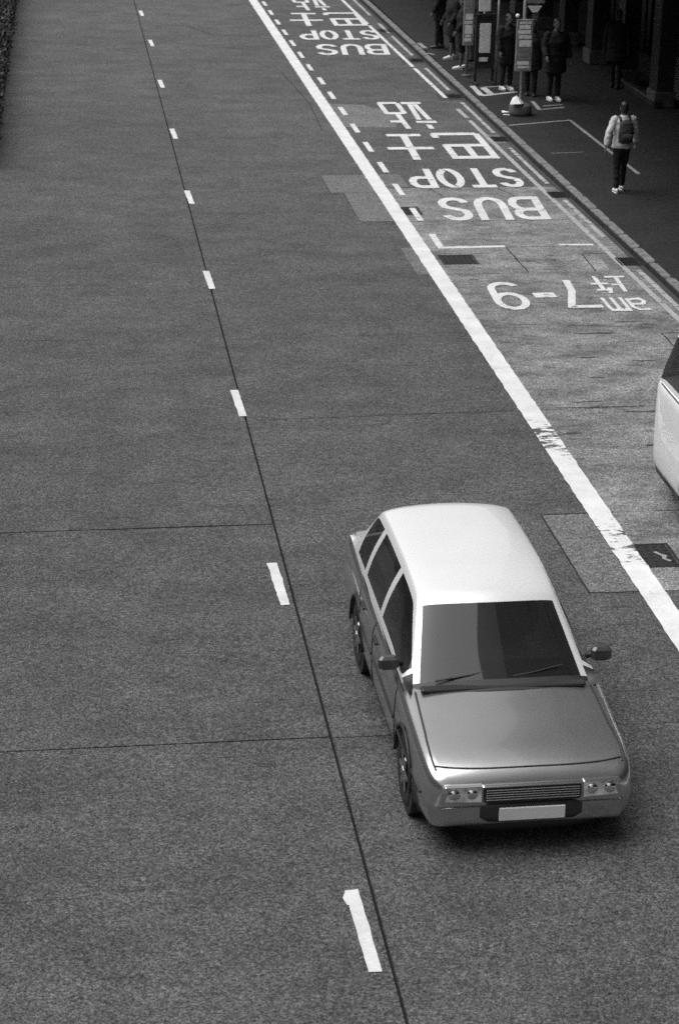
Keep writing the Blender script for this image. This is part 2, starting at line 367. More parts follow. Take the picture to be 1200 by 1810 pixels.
# lettering: strokes in a unit cell (u to the reader's right, v up); the reader drives towards the camera
def arc(cx, cy, rx, ry, a0, a1, n=8): return [(cx+rx*math.cos(R(a0+(a1-a0)*i/n)), cy+ry*math.sin(R(a0+(a1-a0)*i/n))) for i in range(n+1)]
GL = {
 'B': [[(.1,0),(.1,1)], [(.1,.94)]+arc(.6,.75,.30,.19,90,-90,6)+[(.1,.56)], [(.1,.56),(.55,.56)]+arc(.6,.31,.33,.25,85,-90,7)+[(.1,.06)]],
 'U': [[(.1,1)]+[(.1,.38)]+arc(.5,.36,.4,.30,180,360,10)+[(.9,1)]],
 'S': [[(.9,.78)]+arc(.52,.74,.36,.20,20,180,7)+[(.22,.60),(.5,.51),(.80,.42)]+arc(.50,.27,.38,.21,20,-170,8)],
 'T': [[(.0,.94),(1,.94)], [(.5,.94),(.5,0)]],
 'O': [arc(.5,.5,.4,.44,0,360,18)],
 'P': [[(.1,0),(.1,1)], [(.1,.94)]+arc(.58,.70,.33,.24,90,-90,7)+[(.1,.46)]],
 '7': [[(.0,.95),(.92,.95),(.92,.93),(.55,.4),(.45,0)]],
 '9': [arc(.5,.70,.38,.26,-5,355,16), [(.88,.70),(.86,.35)]+arc(.48,.26,.38,.20,0,-150,7)],
 '-': [[(0,.5),(1,.5)]],
 'a': [[(.12,.9),(.6,.93),(.85,.75),(.85,.05)], [(.85,.5),(.3,.5),(.12,.28),(.3,.07),(.85,.15)]],
 'm': [[(.06,0),(.06,1)], [(.06,.75),(.2,.93),(.42,.93),(.5,.75),(.5,0)], [(.5,.75),(.62,.93),(.84,.93),(.93,.75),(.93,0)]],
 '上': [[(0,.05),(1,.05)], [(.45,.05),(.45,1)], [(.45,.55),(.9,.55)]],
 '午': [[(.28,1),(.1,.68)], [(.2,.80),(.9,.80)], [(0,.45),(1,.45)], [(.52,.80),(.52,0)]],
 '巴': [[(.06,1),(.06,.04)], [(.06,.95),(.90,.95)], [(.88,1),(.88,.46)], [(.06,.50),(.9,.50)], [(.47,.95),(.47,.50)], [(.06,.05),(1.0,.05)], [(.97,.05),(.97,.2)]],
 '士': [[(0,.56),(1,.56)], [(.5,1),(.5,.0)], [(.12,.04),(.88,.04)]],
 '站': [[(.22,1),(.22,.86)], [(.0,.76),(.44,.76)], [(.11,.68),(.16,.10)], [(.34,.68),(.28,.10)], [(.0,.05),(.45,.05)],
        [(.72,1),(.72,.48)], [(.72,.74),(1.0,.74)], [(.55,.46),(.55,.05)], [(.55,.44),(.98,.44)], [(.95,.46),(.95,.05)], [(.55,.05),(.98,.05)]],
}
def letter(ch, xr, xl, y_bot, y_top, sw, sh, label, shear=0.0, mat='paint'):
    """xr = X of the reader's right edge (smaller X), xl = left edge; y_bot far (larger Y), y_top near"""
    W, H = xl-xr, y_bot-y_top; m = MB(); z = .0078
    def P(u, v): return (xl - u*W - shear*v, y_bot - v*H)
    for st in GL[ch]:
        pts = [P(*q) for q in st]; z += .0006
        closed = len(pts) > 4 and math.hypot(pts[0][0]-pts[-1][0], pts[0][1]-pts[-1][1]) < 1e-6
        A = []; B = []; n = len(pts)
        for i, p in enumerate(pts):
            a = pts[i-1] if i > 0 else (pts[-2] if closed else p); b = pts[i+1] if i < n-1 else (pts[1] if closed else p)
            d1 = Vector((p[0]-a[0], p[1]-a[1])); d2 = Vector((b[0]-p[0], b[1]-p[1]))
            if d1.length < 1e-6: d1 = d2
            if d2.length < 1e-6: d2 = d1
            d1.normalize(); d2.normalize(); t = (d1+d2)
            t = t.normalized() if t.length > .2 else d1
            nn = Vector((-t.y, t.x)); c = max(.6, nn.dot(Vector((-d1.y, d1.x))))
            # stroke thickness differs across (sw) and along (sh) the road
            ww = math.hypot(nn.x*sw, nn.y*sh)/2/c
            jx = .004*noise.noise(Vector((p[0]*9, p[1]*9, 1)))
            A.append((p[0]+nn.x*ww+jx, p[1]+nn.y*ww, z)); B.append((p[0]-nn.x*ww+jx, p[1]-nn.y*ww, z))
        m.add(A+B, [(i, i+1, n+i+1, n+i) for i in range(n-1)])
    m.f = [f[::-1] for f in m.f]
    o = m.build('painted_letter', M[mat], road); o['label'] = label
    return o
def word(txt, xr, xl, y_bot, y_top, gap, sw, sh, where, shear=0.0):
    n = len(txt); wd = (xl-xr-gap*(n-1))/n
    for i, ch in enumerate(txt):
        x1 = xl - i*(wd+gap); letter(ch, x1-wd, x1, y_bot, y_top, sw, sh, '%s of the %s' % (ch, where), shear)
for dy, wh, sy in ((0, 'nearer bus stop marking', 0), (18.42, 'farther bus stop marking', .0)):
    sx = 0 if dy == 0 else -.03
    word('BUS', 6.60+sx, 8.47+sx, 36.12+dy, 34.33+dy, .10, .145, .24, wh, .14)
    word('STOP', 6.42+sx, 8.58+sx, 38.64+dy, 36.95+dy, .10, .14, .23, wh, .09)
    letter('士', 6.47+sx, 7.42+sx, 42.12+dy, 39.5+dy, .155, .25, '士 of the '+wh, .12)
    letter('巴', 7.56+sx, 8.56+sx, 42.22+dy, 39.56+dy, .145, .27, '巴 of the '+wh, .06)
    letter('站', 6.93+sx, 7.93+sx, 45.9+dy, 42.7+dy, .115, .25, '站 of the '+wh, .04)
letter('9', 6.30, 6.86, 30.22, 28.64, .115, .16, '9 of the hours beside the bus stop box', .06)
letter('-', 6.94, 7.28, 30.22, 28.60, .115, .27, 'dash of the hours beside the bus stop box')
letter('7', 7.36, 7.88, 30.26, 28.66, .115, .16, '7 of the hours beside the bus stop box', .02)
letter('a', 8.27, 8.60, 29.17, 28.47, .06, .10, 'a of the hours beside the kerb', .02)
letter('m', 7.93, 8.25, 29.20, 28.44, .06, .10, 'm of the hours beside the kerb', .02)
letter('上', 8.30, 8.62, 30.45, 29.52, .07, .10, '上 of the hours beside the kerb', .06)
letter('午', 8.00, 8.28, 30.45, 29.45, .07, .10, '午 of the hours beside the kerb', .04)

# ------------------------------------------------------------------ manhole covers and gully grates
def cover(x0, x1, y0, y1, label, painted=False):
    t = tag(empty('manhole_cover', ((x0+x1)/2, (y0+y1)/2, 0)), label, 'manhole cover')
    w2, h2 = (x1-x0)/2, (y1-y0)/2
    f = MB()
    for a in ((-w2,w2,-h2,-h2+.03),(-w2,w2,h2-.03,h2),(-w2,-w2+.03,-h2+.03,h2-.03),(w2-.03,w2,-h2+.03,h2-.03)): f.box(a[0],a[1],a[2],a[3],-.04,.006)
    f.build('frame', M['iron'], t)
    p = MB(); p.box(-w2+.036,w2-.036,-h2+.036,h2-.036,-.04,.002)
    n = 6
    for i in range(n):
        for j in range(n):
            cx = -w2+.07 + (2*w2-.14)*i/(n-1); cy = -h2+.07 + (2*h2-.14)*j/(n-1); p.box(cx-.022, cx+.022, cy-.022, cy+.022, .001, .006)
    p.build('plate', M['iron'], t)
    return t
cover(5.90, 6.48, 31.35, 31.95, 'dark iron manhole cover just below the bus stop box corner')
c = cover(5.60, 6.21, 18.86, 19.50, 'iron manhole cover half painted over by the solid line')
m = MB(); m.prism([(.12,.10),(.16,.02),(.21,-.02),(.17,-.10),(.22,-.16),(.19,-.18),(.13,-.10),(.15,-.03),(.08,.08)], .004, .0072); m.build('paint_splash', M['paint_pave'], c)
cover(5.80, 6.15, 34.84, 35.44, 'small iron cover between the solid line and the last bay dash')
grate_names = {31.33: 'gully grate by the kerb near the painted hours', 36.25: 'gully grate by the kerb beside the nearer BUS', 41.52: 'gully grate by the kerb beside the nearer 巴',
               46.6: 'gully grate by the kerb beside the timetable stand', 51.8: 'gully grate by the kerb beside the queue', 57.0: 'most distant gully grate by the kerb'}
for y, lb in grate_names.items():
    x1 = kx(y)-.01; x0 = x1-.34; t = tag(empty('gully_grate', ((x0+x1)/2, y, 0)), lb, 'drain grate', 'gully grates along the kerb')
    f = MB()
    for a in ((-.17,.17,-.25,-.22),(-.17,.17,.22,.25),(-.17,-.14,-.22,.22),(.14,.17,-.22,.22)): f.box(*a, -.04, .011)
    f.build('frame', M['iron'], t)
    me = MB(); me.box(-.138,.138,-.009,.009,-.03,.009); me = me.mesh('bar', M['iron'])
    for i in range(10):
        b = link('bar', me, t); b.location = (0, -.2+.044*i, 0)
    p = MB(); p.box(-.139,.139,-.219,.219,-.045,.0048); p.build('sump', M['bed'], t)
    s = MB(); s.prism([(-.42,-.5),(.16,-.4),(.165,.5),(-.38,.42)], -.03, .0030); s.build('concrete_surround', M['asphalt_patch' if y < 45 else 'asphalt_dark'], t)

# ------------------------------------------------------------------ kerb and pavement
kerb = tag(empty('kerb', (0,0,0)), kind='structure')
y = 6.0; k = 0
variants = []
for q in range(4):
    m = MB(); rr = random.Random(q); L = .93
    prof = [(0,-.04),(0,.105),(.018,.128),(.14,.133),(.15,-.04)]; n = 8; vs = []; fs = []
    for i in range(n+1):
        for (x, z) in prof:
            j = .0025 if z > .08 else 0
            e = (.006 if i in (0, n) and z > .1 else 0)
            vs.append((x + rr.uniform(-j, j), L*i/n, z + rr.uniform(-j, j)*.6 - e))
    for i in range(n):
        for a in range(4): fs.append((i*5+a, i*5+a+1, (i+1)*5+a+1, (i+1)*5+a))
    fs += [(0,4,3,2,1)[::-1], tuple(n*5+a for a in (0,4,3,2,1))]
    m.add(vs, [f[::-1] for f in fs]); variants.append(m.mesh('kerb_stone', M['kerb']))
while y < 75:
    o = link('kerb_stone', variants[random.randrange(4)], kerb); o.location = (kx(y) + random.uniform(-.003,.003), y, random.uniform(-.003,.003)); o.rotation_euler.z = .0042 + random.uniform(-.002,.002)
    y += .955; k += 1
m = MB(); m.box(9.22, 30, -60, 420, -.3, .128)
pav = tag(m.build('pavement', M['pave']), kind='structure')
def pline(pts, wd, mat, z=.132):
    m = MB()
    for a, b in zip(pts[:-1], pts[1:]):
        dx, dy = b[0]-a[0], b[1]-a[1]; L = math.hypot(dx, dy); n = max(2, int(L/.15)); A = []; B = []; z += .0006
        for i in range(n+1):
            t = i/n; j = wd*(.5+.12*noise.noise(Vector((a[0]*3+t*9, a[1], 2))))
            A.append((a[0]+dx*t-dy/L*j, a[1]+dy*t+dx/L*j, z)); B.append((a[0]+dx*t+dy/L*j, a[1]+dy*t-dx/L*j, z))
        k = len(A); m.add(A+B, [(k+i, k+i+1, i+1, i) for i in range(k-1)])
    return m.build('pavement_line', mat, pav)
pline([(9.26,42.36),(10.72,42.9),(10.75,37.4)], .075, M['paint_pave'])
pline([(9.41,47.25),(9.38,45.95),(10.3,46.42)], .13, M['paint_white_pave'])
pline([(9.62,47.0),(9.64,46.2)], .16, M['paint_white_pave']); pline([(9.62,47.05),(10.3,47.25)], .1, M['paint_pave'])
pline([(10.4,45.2),(10.33,44.15),(10.95,44.42)], .09, M['paint_pave']); pline([(10.5,44.6),(11.0,44.75)], .07, M['paint_pave'])
pline([(9.40,43.62),(9.62,43.55)], .11, M['paint_white_pave'])
pline([(9.25,53.9),(9.27,53.0)], .12, M['paint_pave']); pline([(9.2,52.2),(9.32,51.9)], .08, M['paint_pave'])
pline([(9.5,39.4),(10.2,39.5)], .03, M['paint_pave'])
m = MB(); m.box(9.24,9.27,10,75,.1,.1315); m.build('kerb_joint', M['bed'], pav)

# central reservation on the left
m = MB(); m.rbox(-9, -1.45, 30, 300, -.1, .14, .02)
tag(m.build('central_reservation', M['asphalt_dark']), kind='structure')

# ------------------------------------------------------------------ building along the pavement
bld = tag(empty('shop_building', (13.2, 45, .128)), 'dark shop building with pillars and shopfronts along the pavement', 'building')
bld_off = Vector((-13.2, -45, -.128))
def bpart(m, name, mat, parent=bld):
    m.v = [tuple(Vector(p)+bld_off) for p in m.v]; return m.build(name, mat, parent)
m = MB(); m.box(9.9, 32, -30, 37, 4.85, 29); m.box(9.9, 32, 37.0, 160, 4.85, 7.5)
for i in range(10):
    for j in range(5):
        y0 = -28 + i*6.2; z0 = 7 + j*4.2
        m.box(9.75, 9.899, y0, y0+3.4, z0, z0+.15)
bpart(m, 'upper_storeys', M['tower'])
m = MB(); m.box(9.42, 14.1, -30, 160, 4.3, 4.845); bpart(m, 'canopy', M['concrete'])
m = MB(); m.box(17.5, 18, -30, 160, .128, 4.29); bpart(m, 'back_wall', M['dark_room'])
m = MB(); m.box(14.0, 17.49, -30, 160, .128, .17); bpart(m, 'shop_floor', M['dark_room'])
pm = MB(); pm.rbox(-.2,.2,-.3,.3,0,4.17,.015); pme = pm.mesh('pillar', M['tile'])
pl = MB(); pl.rbox(-.24,.24,-.34,.34,0,.35,.02); plm = pl.mesh('plinth', M['concrete'])
sl = MB(); sl.rbox(-.02,.03,0,2.36,0,.105,.01); slm = sl.mesh('slat', M['shutter'])
gl = MB(); gl.box(-.006,.006,0,1.16,0,2.3); glm = gl.mesh('pane', M['shop_glass'])
y = 32.6; k = 0
while y < 72:
    p = link('pillar', pme, bld); p.location = Vector((13.2, y, .128)) + bld_off
    q = link('plinth', plm, p)
    z0 = y+.32; z1 = y+2.7
    if k % 3 == 1:
        for i in range(28):
            s = link('slat', slm, bld); s.location = Vector((14.02, z0+.01, .14+.108*i)) + bld_off
    else:
        f = MB(); f.rbox(13.98,14.1,z0-.3,z1+.28,.128,.62,.01); bpart(f, 'stall_riser', M['tile'])
        f = MB()
        for a, b, c, d in ((z0,z0+.05,.621,3.0),(z1-.05,z1,.621,3.0),((z0+z1)/2-.03,(z0+z1)/2+.03,.621,3.0),(z0+.05,z1-.05,2.96,3.02)): f.box(14.0,14.06,a,b,c,d)
        bpart(f, 'window_frame', M['steel_dark'])
        for i in range(2):
            g = link('pane', glm, bld); g.location = Vector((14.03, z0+.04+i*1.17, .64)) + bld_off
    f = MB(); f.rbox(13.9,14.1,z0,z1,3.25,4.29,.02); bpart(f, 'fascia', M['panel_dark'])
    y += 3.0; k += 1
m = MB(); m.box(13.3,13.5,-30,32.0,.128,3.94); m.box(13.3,13.5,72.7,160,.128,3.94); bpart(m, 'wall', M['wall'])
m = MB(); m.box(10.4, 13.88, 42.5, 72, 3.1, 3.24); bpart(m, 'shade_slab', M['wall'])  # unseen slab added under the canopy to darken the deep pavement
m = MB(); m.rbox(12.93,13.1,44.2,47.6,.129,.30,.02); bpart(m, 'door_step', M['tile'])
# poster stand / banner leaning on a pillar at the right edge
t = tag(empty('pull_up_banner', (13.72, 45.0, .128), R(-12)), 'narrow white banner stand behind the pillar at the right edge', 'banner')
m = MB(); m.rbox(-.16,.16,-.1,.1,0,.05,.015); m.build('base', M['steel_dark'], t)
m = MB(); m.box(-.13,.13,.004,.012,.05,1.0); m.build('banner_sheet', M['paper'], t)
m = MB(); m.tube([(0,.03,.04),(0,.03,1.02)], [.008,.008], 6); m.tube([(-.14,.008,1.01),(.14,.008,1.01)], [.012,.012], 8, (0,1,0)); m.build('support_rod', M['steel'], t)

t = tag(empty('sky_blocker', (-24, 40, .14)), 'plain unseen block added to cut low sky light', 'building')  # out of view, added to cut low sky light and shape car reflections
m = MB(); m.box(-10, 6, -90, 110, 0, 19); m.build('block', M['tower'], t)
for i in range(28):
    wn = MB(); wn.box(6.0, 6.06, -88+7*i, -83.5+7*i, 1.0, 17.5); wn.build('blocker_bay', M['dark_room'], t)
# hedge on the reservation at the far left
t = tag(empty('hedge', (-2.28, 55, .14)), 'dark clipped hedge on the central reservation at far left', 'hedge')
m = MB(); rr = random.Random(3)
for i in range(15000):
    yy = rr.uniform(-16, 22); a = rr.random(); xx = rr.uniform(-.95, .8); zz = rr.uniform(.0, 1.25)
    if a < .45: xx = .78 + rr.gauss(0,.06) + .12*noise.noise(Vector((yy*.9, zz*2, 0)))
    elif a < .85: zz = 1.2 + rr.gauss(0,.05) + .15*noise.noise(Vector((yy*.8, xx*2, 5)))
    c = Vector((xx, yy, max(.03, zz))); d = Vector((rr.gauss(0,1), rr.gauss(0,1), rr.gauss(0,1))).normalized(); e = d.orthogonal().normalized(); f = d.cross(e); s = rr.uniform(.03,.07)
    m.add([c-e*s, c-f*s*.45, c+e*s, c+f*s*.45], [(0,1,2,3)])
tag(m.build('foliage', M['leaf'], t), kind='stuff')
m = MB()
for i in range(19): m.tube([(0,-15+2*i,-.05),(.05,-15+2*i,.4),(.1,-14.9+2*i,.9)], [.035,.028,.012], 6)
m.build('stems', M['black_shoe'], t)
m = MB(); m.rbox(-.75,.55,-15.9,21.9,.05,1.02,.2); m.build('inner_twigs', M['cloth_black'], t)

# ------------------------------------------------------------------ bus stop furniture
def stop_sign(x, y, label, panel, flag, bs=1.0):
    t = tag(empty('bus_stop_sign', (x, y, .128)), label, 'bus stop sign')
    m = MB(); prof = [(.0,.245),(.06,.25),(.2,.245),(.225,.22),(.26,.12),(.29,.05)]; n = 20; vs = []; fs = []
    for z, r in prof:
        for k in range(n): vs.append((r*bs*math.cos(2*math.pi*k/n), r*bs*math.sin(2*math.pi*k/n), z*min(1, bs*.5+.5*(bs>=1))))
    for i in range(len(prof)-1):
        for k in range(n): fs.append((i*n+k, i*n+(k+1)%n, (i+1)*n+(k+1)%n, (i+1)*n+k))
    fs += [tuple(range(n-1,-1,-1)), tuple((len(prof)-1)*n+k for k in range(n))]
    m.add(vs, fs); m.build('base', M['concrete'], t, True)
    m = MB(); m.tube([(0,0,.05),(0,0,3.3)], [.042,.042], 12); m.build('pole', M['steel'], t, True)
    m = MB(); m.ell((0,0,3.33), (.055,.055,.05)); m.build('cap', M['steel'], t, True)
    z0, z1, hw = panel
    b = MB(); b.rbox(-hw, hw, -.10, -.045, z0, z1, .015); b = b.build('timetable_case', M['steel'], t)
    rr = random.Random(int(x*100)); z = z1-.05
    while z > z0+.1:
        h = rr.choice((.05,.08,.14,.2)); h = min(h, z-z0-.03)
        q = MB(); q.rbox(-hw+.03+rr.uniform(0,.05), hw-.03-rr.uniform(0,.05), -.105, -.099, z-h, z, .002)
        q.build('notice', M[rr.choice(('panel','panel','panel_light','panel_dark'))], b); z -= h+.025
    for zz in (z0+.1, z1-.1):
        q = MB(); q.rbox(-.055,.055,-.046,.05,zz-.02,zz+.02,.004); q.build('bracket', M['steel_dark'], t)
    if flag:
        f = MB(); f.rbox(.03, .42, -.03, .0, 2.38, 3.1, .02); f = f.build('flag', M['panel_dark'], t)
        q = MB(); q.add([(.05,-.035,2.33),(.36,-.035,2.33),(.26,-.035,2.20),(.15,-.035,2.20),(.05,-.005,2.33),(.36,-.005,2.33),(.26,-.005,2.20),(.15,-.005,2.20)],
                        [(0,3,2,1),(4,5,6,7),(0,1,5,4),(1,2,6,5),(2,3,7,6),(3,0,4,7)]); q.build('pointer', M['panel_light'], f)
        q = MB(); q.rbox(.09,.36,-.036,-.029,2.5,3.0,.003); q.build('notice', M['panel'], f)
        q = MB(); q.ell((-.17,-.07,2.13),(.045,.045,.045)); q.build('knob', M['panel_light'], t, True)
    return t
stop_sign(9.77, 43.60, 'bus stop pole on a round concrete base nearest the camera', (.95, 2.06, .185), True)
stop_sign(9.52, 48.6, 'bus stop pole with a tall pale timetable left of the notice stand', (.74, 2.4, .135), False, .45)
t = tag(empty('notice_stand', (9.74, 47.6, .128), R(4)), 'framed notice stand between the two bus stop poles', 'notice stand')
m = MB()
for x in (-.21, .21): m.rbox(x-.03, x+.03, -.03, .03, .05, 1.62, .008)
m.rbox(-.18,.18,-.03,.03,1.55,1.62,.008); m.rbox(-.18,.18,-.03,.03,.36,.42,.008); m.build('frame', M['steel_dark'], t)
m = MB(); m.rbox(-.14,.13,-.035,-.01,.72,1.40,.004); m.build('notice', M['panel_light'], t)
m = MB(); m.rbox(-.18,.18,-.012,.012,.42,1.55,.003); m.build('backing_board', M['steel_dark'], t)
m = MB(); m.rbox(-.13,.08,-.035,-.01,.52,.61,.003); m.build('label_strip', M['panel'], t)
m = MB(); m.rbox(-.18,.1,-.03,.0,1.68,2.02,.004); m.box(-.06,-.02,-.01,.015,1.6,1.7); m.build('header_board', M['panel_light'], t)
m = MB()
for x in (-.21, .21): m.rbox(x-.04, x+.04, -.25, .25, 0, .05, .01)
m.build('foot', M['steel_dark'], t)
m = MB(); m.tube([(.32,.05,0),(.32,.05,2.2)], [.03,.03], 10); m.build('post', M['steel'], t, True)
# paper and bag by the sign base
t = MB(); rr = random.Random(5); t.add([(-.19,-.1,.0),(.05,-.16,.02),(.16,.02,.0),(.1,.15,.07),(-.08,.14,.1),(-.02,.0,.17)], [(0,1,5),(1,2,5),(2,3,5),(3,4,5),(4,0,5),(4,3,2,1,0)])
o = tag(t.build('plastic_bag', M['paper']), 'crumpled white plastic bag on the round sign base', 'bag'); o.location = (9.67, 43.47, .128+.265)
t = MB(); t.add([(-.09,-.05,.0),(.08,-.06,.015),(.09,.05,.0),(-.07,.06,.03),(-.09,-.05,-.004),(.08,-.06,.011),(.09,.05,-.004),(-.07,.06,.026)], [(0,1,2,3),(7,6,5,4),(0,4,5,1),(1,5,6,2),(2,6,7,3),(3,7,4,0)])
o = tag(t.build('paper_scrap', M['paper']), 'scrap of white paper beside the round sign base', 'litter'); o.location = (9.50, 43.86, .137)

# ------------------------------------------------------------------ people
def rebuild(o, vox, wr=0.0, seed=0):
    m = o.modifiers.new('r', 'REMESH'); m.mode = 'VOXEL'; m.voxel_size = vox; m.use_smooth_shade = True
    s = o.modifiers.new('s', 'SMOOTH'); s.factor = .5; s.iterations = 2
    bake(o)
    if wr > 0:
        me = o.data
        ns = [v.normal.copy() for v in me.vertices]
        for v, n in zip(me.vertices, ns):
            p = v.co*9 + Vector((seed,0,0)); p.z *= 1.6
            v.co += n*wr*noise.noise(p)
    o.data.shade_smooth()
def person(label, loc, rz, H=1.7, legs=((0,0),(0,0)), arms=((0,12,12),(0,12,12)), top='cloth_black', bottom='cloth_dark', shoes='black_shoe',
           hem=.80, long_hair=False, bare_calf=False, group=None, lean=0, bag=False, fat=1.0, seed=0):
    t = tag(empty('person', loc, rz), label, 'person', group); s = H/1.7; V = Vector
    joints = []
    for sd, (a, b) in zip((-1, 1), legs):
        hip = V((sd*.085, 0, .90)); kn = hip + .42*V((0, math.sin(R(a)), -math.cos(R(a)))); an = kn + .41*V((0, math.sin(R(a-b)), -math.cos(R(a-b))))
        joints.append((hip, kn, an, a-b))
    low = min(j[2].z - (.075 if abs(j[3]) < 12 else .075+.07*abs(math.sin(R(j[3])))) for j in joints)
    dz = V((0,0,-low)); joints = [(h+dz, k+dz, a+dz, q) for h, k, a, q in joints]
    B = MB(); up_ = dz
    L = lambda z, y=0, x=0: V((x, y + (z-.95)*math.tan(R(lean)), z)) + up_
    # trunk, neck and head with jaw, nose and ears
    B.tube([L(.84), L(.95), L(1.08), L(1.25,.01), L(1.38), L(1.45,-.005), L(1.50,.0), L(1.56,.005)], [(.14,.09),(.155,.10),(.135,.088),(.155,.10),(.16,.085),(.075,.065),(.052,.056),(.05,.055)], 14)
    hc = L(1.60,.015)
    B.ell(hc, (.072,.090,.112)); B.ell(hc + V((0,.035,-.055)), (.052,.058,.058)); B.tube([hc+V((0,.085,.015)), hc+V((0,.105,-.022))], [.010,.016], 6)
    for sd in (-1,1): B.ell(hc + V((sd*.074,-.005,-.01)), (.012,.022,.032), 8, 6)
    T = MB(); C = MB()
    h = hem
    T.tube([L(h), L(.95), L(1.08), L(1.24,.01), L(1.36), L(1.43,-.005), L(1.475,-.005)], [(.175*fat,.125*fat),(.17*fat,.122*fat),(.155*fat,.115*fat),(.175*fat,.122*fat),(.18*(.5+.5*fat),.105*(.5+.5*fat)),(.10,.085),(.07,.07)], 16)
    C.tube([L(.80), L(.90), L(1.0)], [(.155,.108),(.165,.115),(.15,.105)], 14)
    hands = []; f2 = .4+.6*fat
    for sd, (fwd, out, elb) in zip((-1,1), arms):
        sh = L(1.395, 0, sd*(.175+.05*(fat-1)))
        d1 = V((sd*math.sin(R(out)), math.sin(R(fwd))*math.cos(R(out)), -math.cos(R(fwd))*math.cos(R(out))))
        el = sh + .285*d1
        d2 = V((sd*math.sin(R(out*.4)), math.sin(R(fwd+elb))*math.cos(R(out*.4)), -math.cos(R(fwd+elb))*math.cos(R(out*.4))))
        wr_ = el + .245*d2
        B.tube([sh, sh.lerp(el,.5), el, el.lerp(wr_,.4), wr_], [.048,.045,.038,.038,.026], 10)
        T.tube([sh+V((-sd*.04,0,.015)), sh, sh.lerp(el,.5), el, el.lerp(wr_,.5), wr_.lerp(el,.06)], [.06*f2, .066*f2, .062*f2, .056*f2, .052*f2, .046*f2], 12)
        # palm, four unequal curled fingers, thumb
        f = d2.normalized(); sidev = V((0,1,0)) - f*f.dot(V((0,1,0))); sidev = sidev.normalized() if sidev.length > .1 else V((0,0,1)); inn = f.cross(sidev)
        if inn.x*sd > 0: inn = -inn
        pc = wr_ + f*.045
        B.tube([wr_, pc, wr_+f*.088], [(.026,.018),(.038,.016),(.037,.014)], 8, sidev)
        for i, ln in enumerate((.064,.074,.069,.054)):
            b0 = wr_ + f*.08 + sidev*(.028-.0185*i)
            B.tube([b0, b0+f*ln*.45+inn*.005, b0+f*ln*.78+inn*.02, b0+f*ln*.9+inn*.036], [.0092,.0088,.0082,.007], 6)
        b0 = wr_ + f*.025 + sidev*.026
        B.tube([b0, b0+sidev*.026+f*.026+inn*.006, b0+sidev*.03+f*.056+inn*.016], [.012,.0105,.0085], 6)
        hands.append(wr_)
    for (hip, kn, an, q) in joints:
        B.tube([hip+V((0,0,.03)), hip.lerp(kn,.4), kn, kn.lerp(an,.35)-V((0,.012,0)), an], [.085,.072,.052,.05,.034], 12)
        if bare_calf: C.tube([hip+V((0,0,.05)), hip.lerp(kn,.5), kn, kn.lerp(an,.15)], [.098,.088,.074,.072], 12)
        else: C.tube([hip+V((0,0,.05)), hip.lerp(kn,.5), kn, kn.lerp(an,.5), kn.lerp(an,.93)], [.098,.086,.068,.062,.056], 12)
        B.tube([an, an+V((0,.05,-.035))], [.034,.03], 8)
    body = B.build('body', M['skin'], t); rebuild(body, .0085)
    jk = T.build('jacket', M[top], t); rebuild(jk, .014, .014, seed)
    tr = C.build('trousers', M[bottom], t); rebuild(tr, .014, .010, seed+5)
    for (hip, kn, an, q) in joints:
        S = MB(); S.tube([(0,-.065,.035),(0,-.05,.045),(0,.02,.05),(0,.10,.038),(0,.16,.03),(0,.185,.026)], [(.026,.03),(.036,.045),(.037,.05),(.043,.036),(.036,.027),(.02,.018)], 12, (1,0,0))
        S.v = [(x, y_, max(z, .004)) for x, y_, z in S.v]
        sh = S.build('shoe', M[shoes], t, True); sh.location = an - V((0,0,.075)) ; sh.rotation_euler.x = R(q)*.9 if abs(q) > 12 else 0
        if abs(q) > 12: sh.location = an + Matrix.Rotation(R(q)*.9, 3, 'X') @ V((0,0,-.075))
        so = MB(); so.tube([(0,-.075,.008),(0,-.05,.008),(0,.05,.008),(0,.11,.008),(0,.19,.008)], [(.02,.008),(.038,.008),(.038,.008),(.045,.008),(.02,.008)], 10); so.build('sole', M['rubber'] if shoes == 'black_shoe' else M['white_shoe'], sh)
    Hm = MB(); Hm.ell((0,-.02,.03), (.084,.090,.097)); Hm.ell((0,-.045,-.02), (.078,.062,.075))
    if long_hair: Hm.tube([(0,-.06,0),(0,-.085,-.08),(0,-.08,-.17)], [(.075,.04),(.07,.035),(.045,.02)], 10)
    hr = Hm.build('hair', M['hair'], t); hr.location = hc; rebuild(hr, .009, .006, seed)
    for sd in (-1,1):
        E_ = MB(); E_.ell((0,0,0), (.013,.007,.006), 8, 6); e = E_.build('eye', M['hair'], t, True); e.location = hc + V((sd*.03,.083,.008))
    E_ = MB(); E_.ell((0,0,0), (.022,.008,.006), 8, 6); e = E_.build('mouth', M['cloth_grey'], t, True); e.location = hc + V((0,.088,-.062))
    if bag:
        K = MB(); K.tube([L(.98,-.19), L(1.02,-.20), L(1.2,-.21), L(1.34,-.19), L(1.40,-.16)], [(.12,.05),(.145,.075),(.15,.085),(.13,.07),(.07,.035)], 14)
        k = K.build('backpack', M['bag'], t); rebuild(k, .012, .006, seed)
        K = MB(); K.tube([L(1.02,-.285), L(1.08,-.297), L(1.16,-.295)], [(.10,.02),(.11,.025),(.10,.015)], 10); K.build('pocket', M['bag'], k, True)
        for sd in (-1,1):
            K = MB(); K.tube([L(1.36,-.14,sd*.09), L(1.455,-.05,sd*.095), L(1.44,.06,sd*.10), L(1.3,.13,sd*.11), L(1.12,.13,sd*.13)], [(.025,.008)]*5, 8); K.build('strap', M['bag'], k, True)
    for c in t.children:
        pass
    t.scale = (s, s, s)
    return t
Z = .129
Q = 'people waiting at the bus stop'
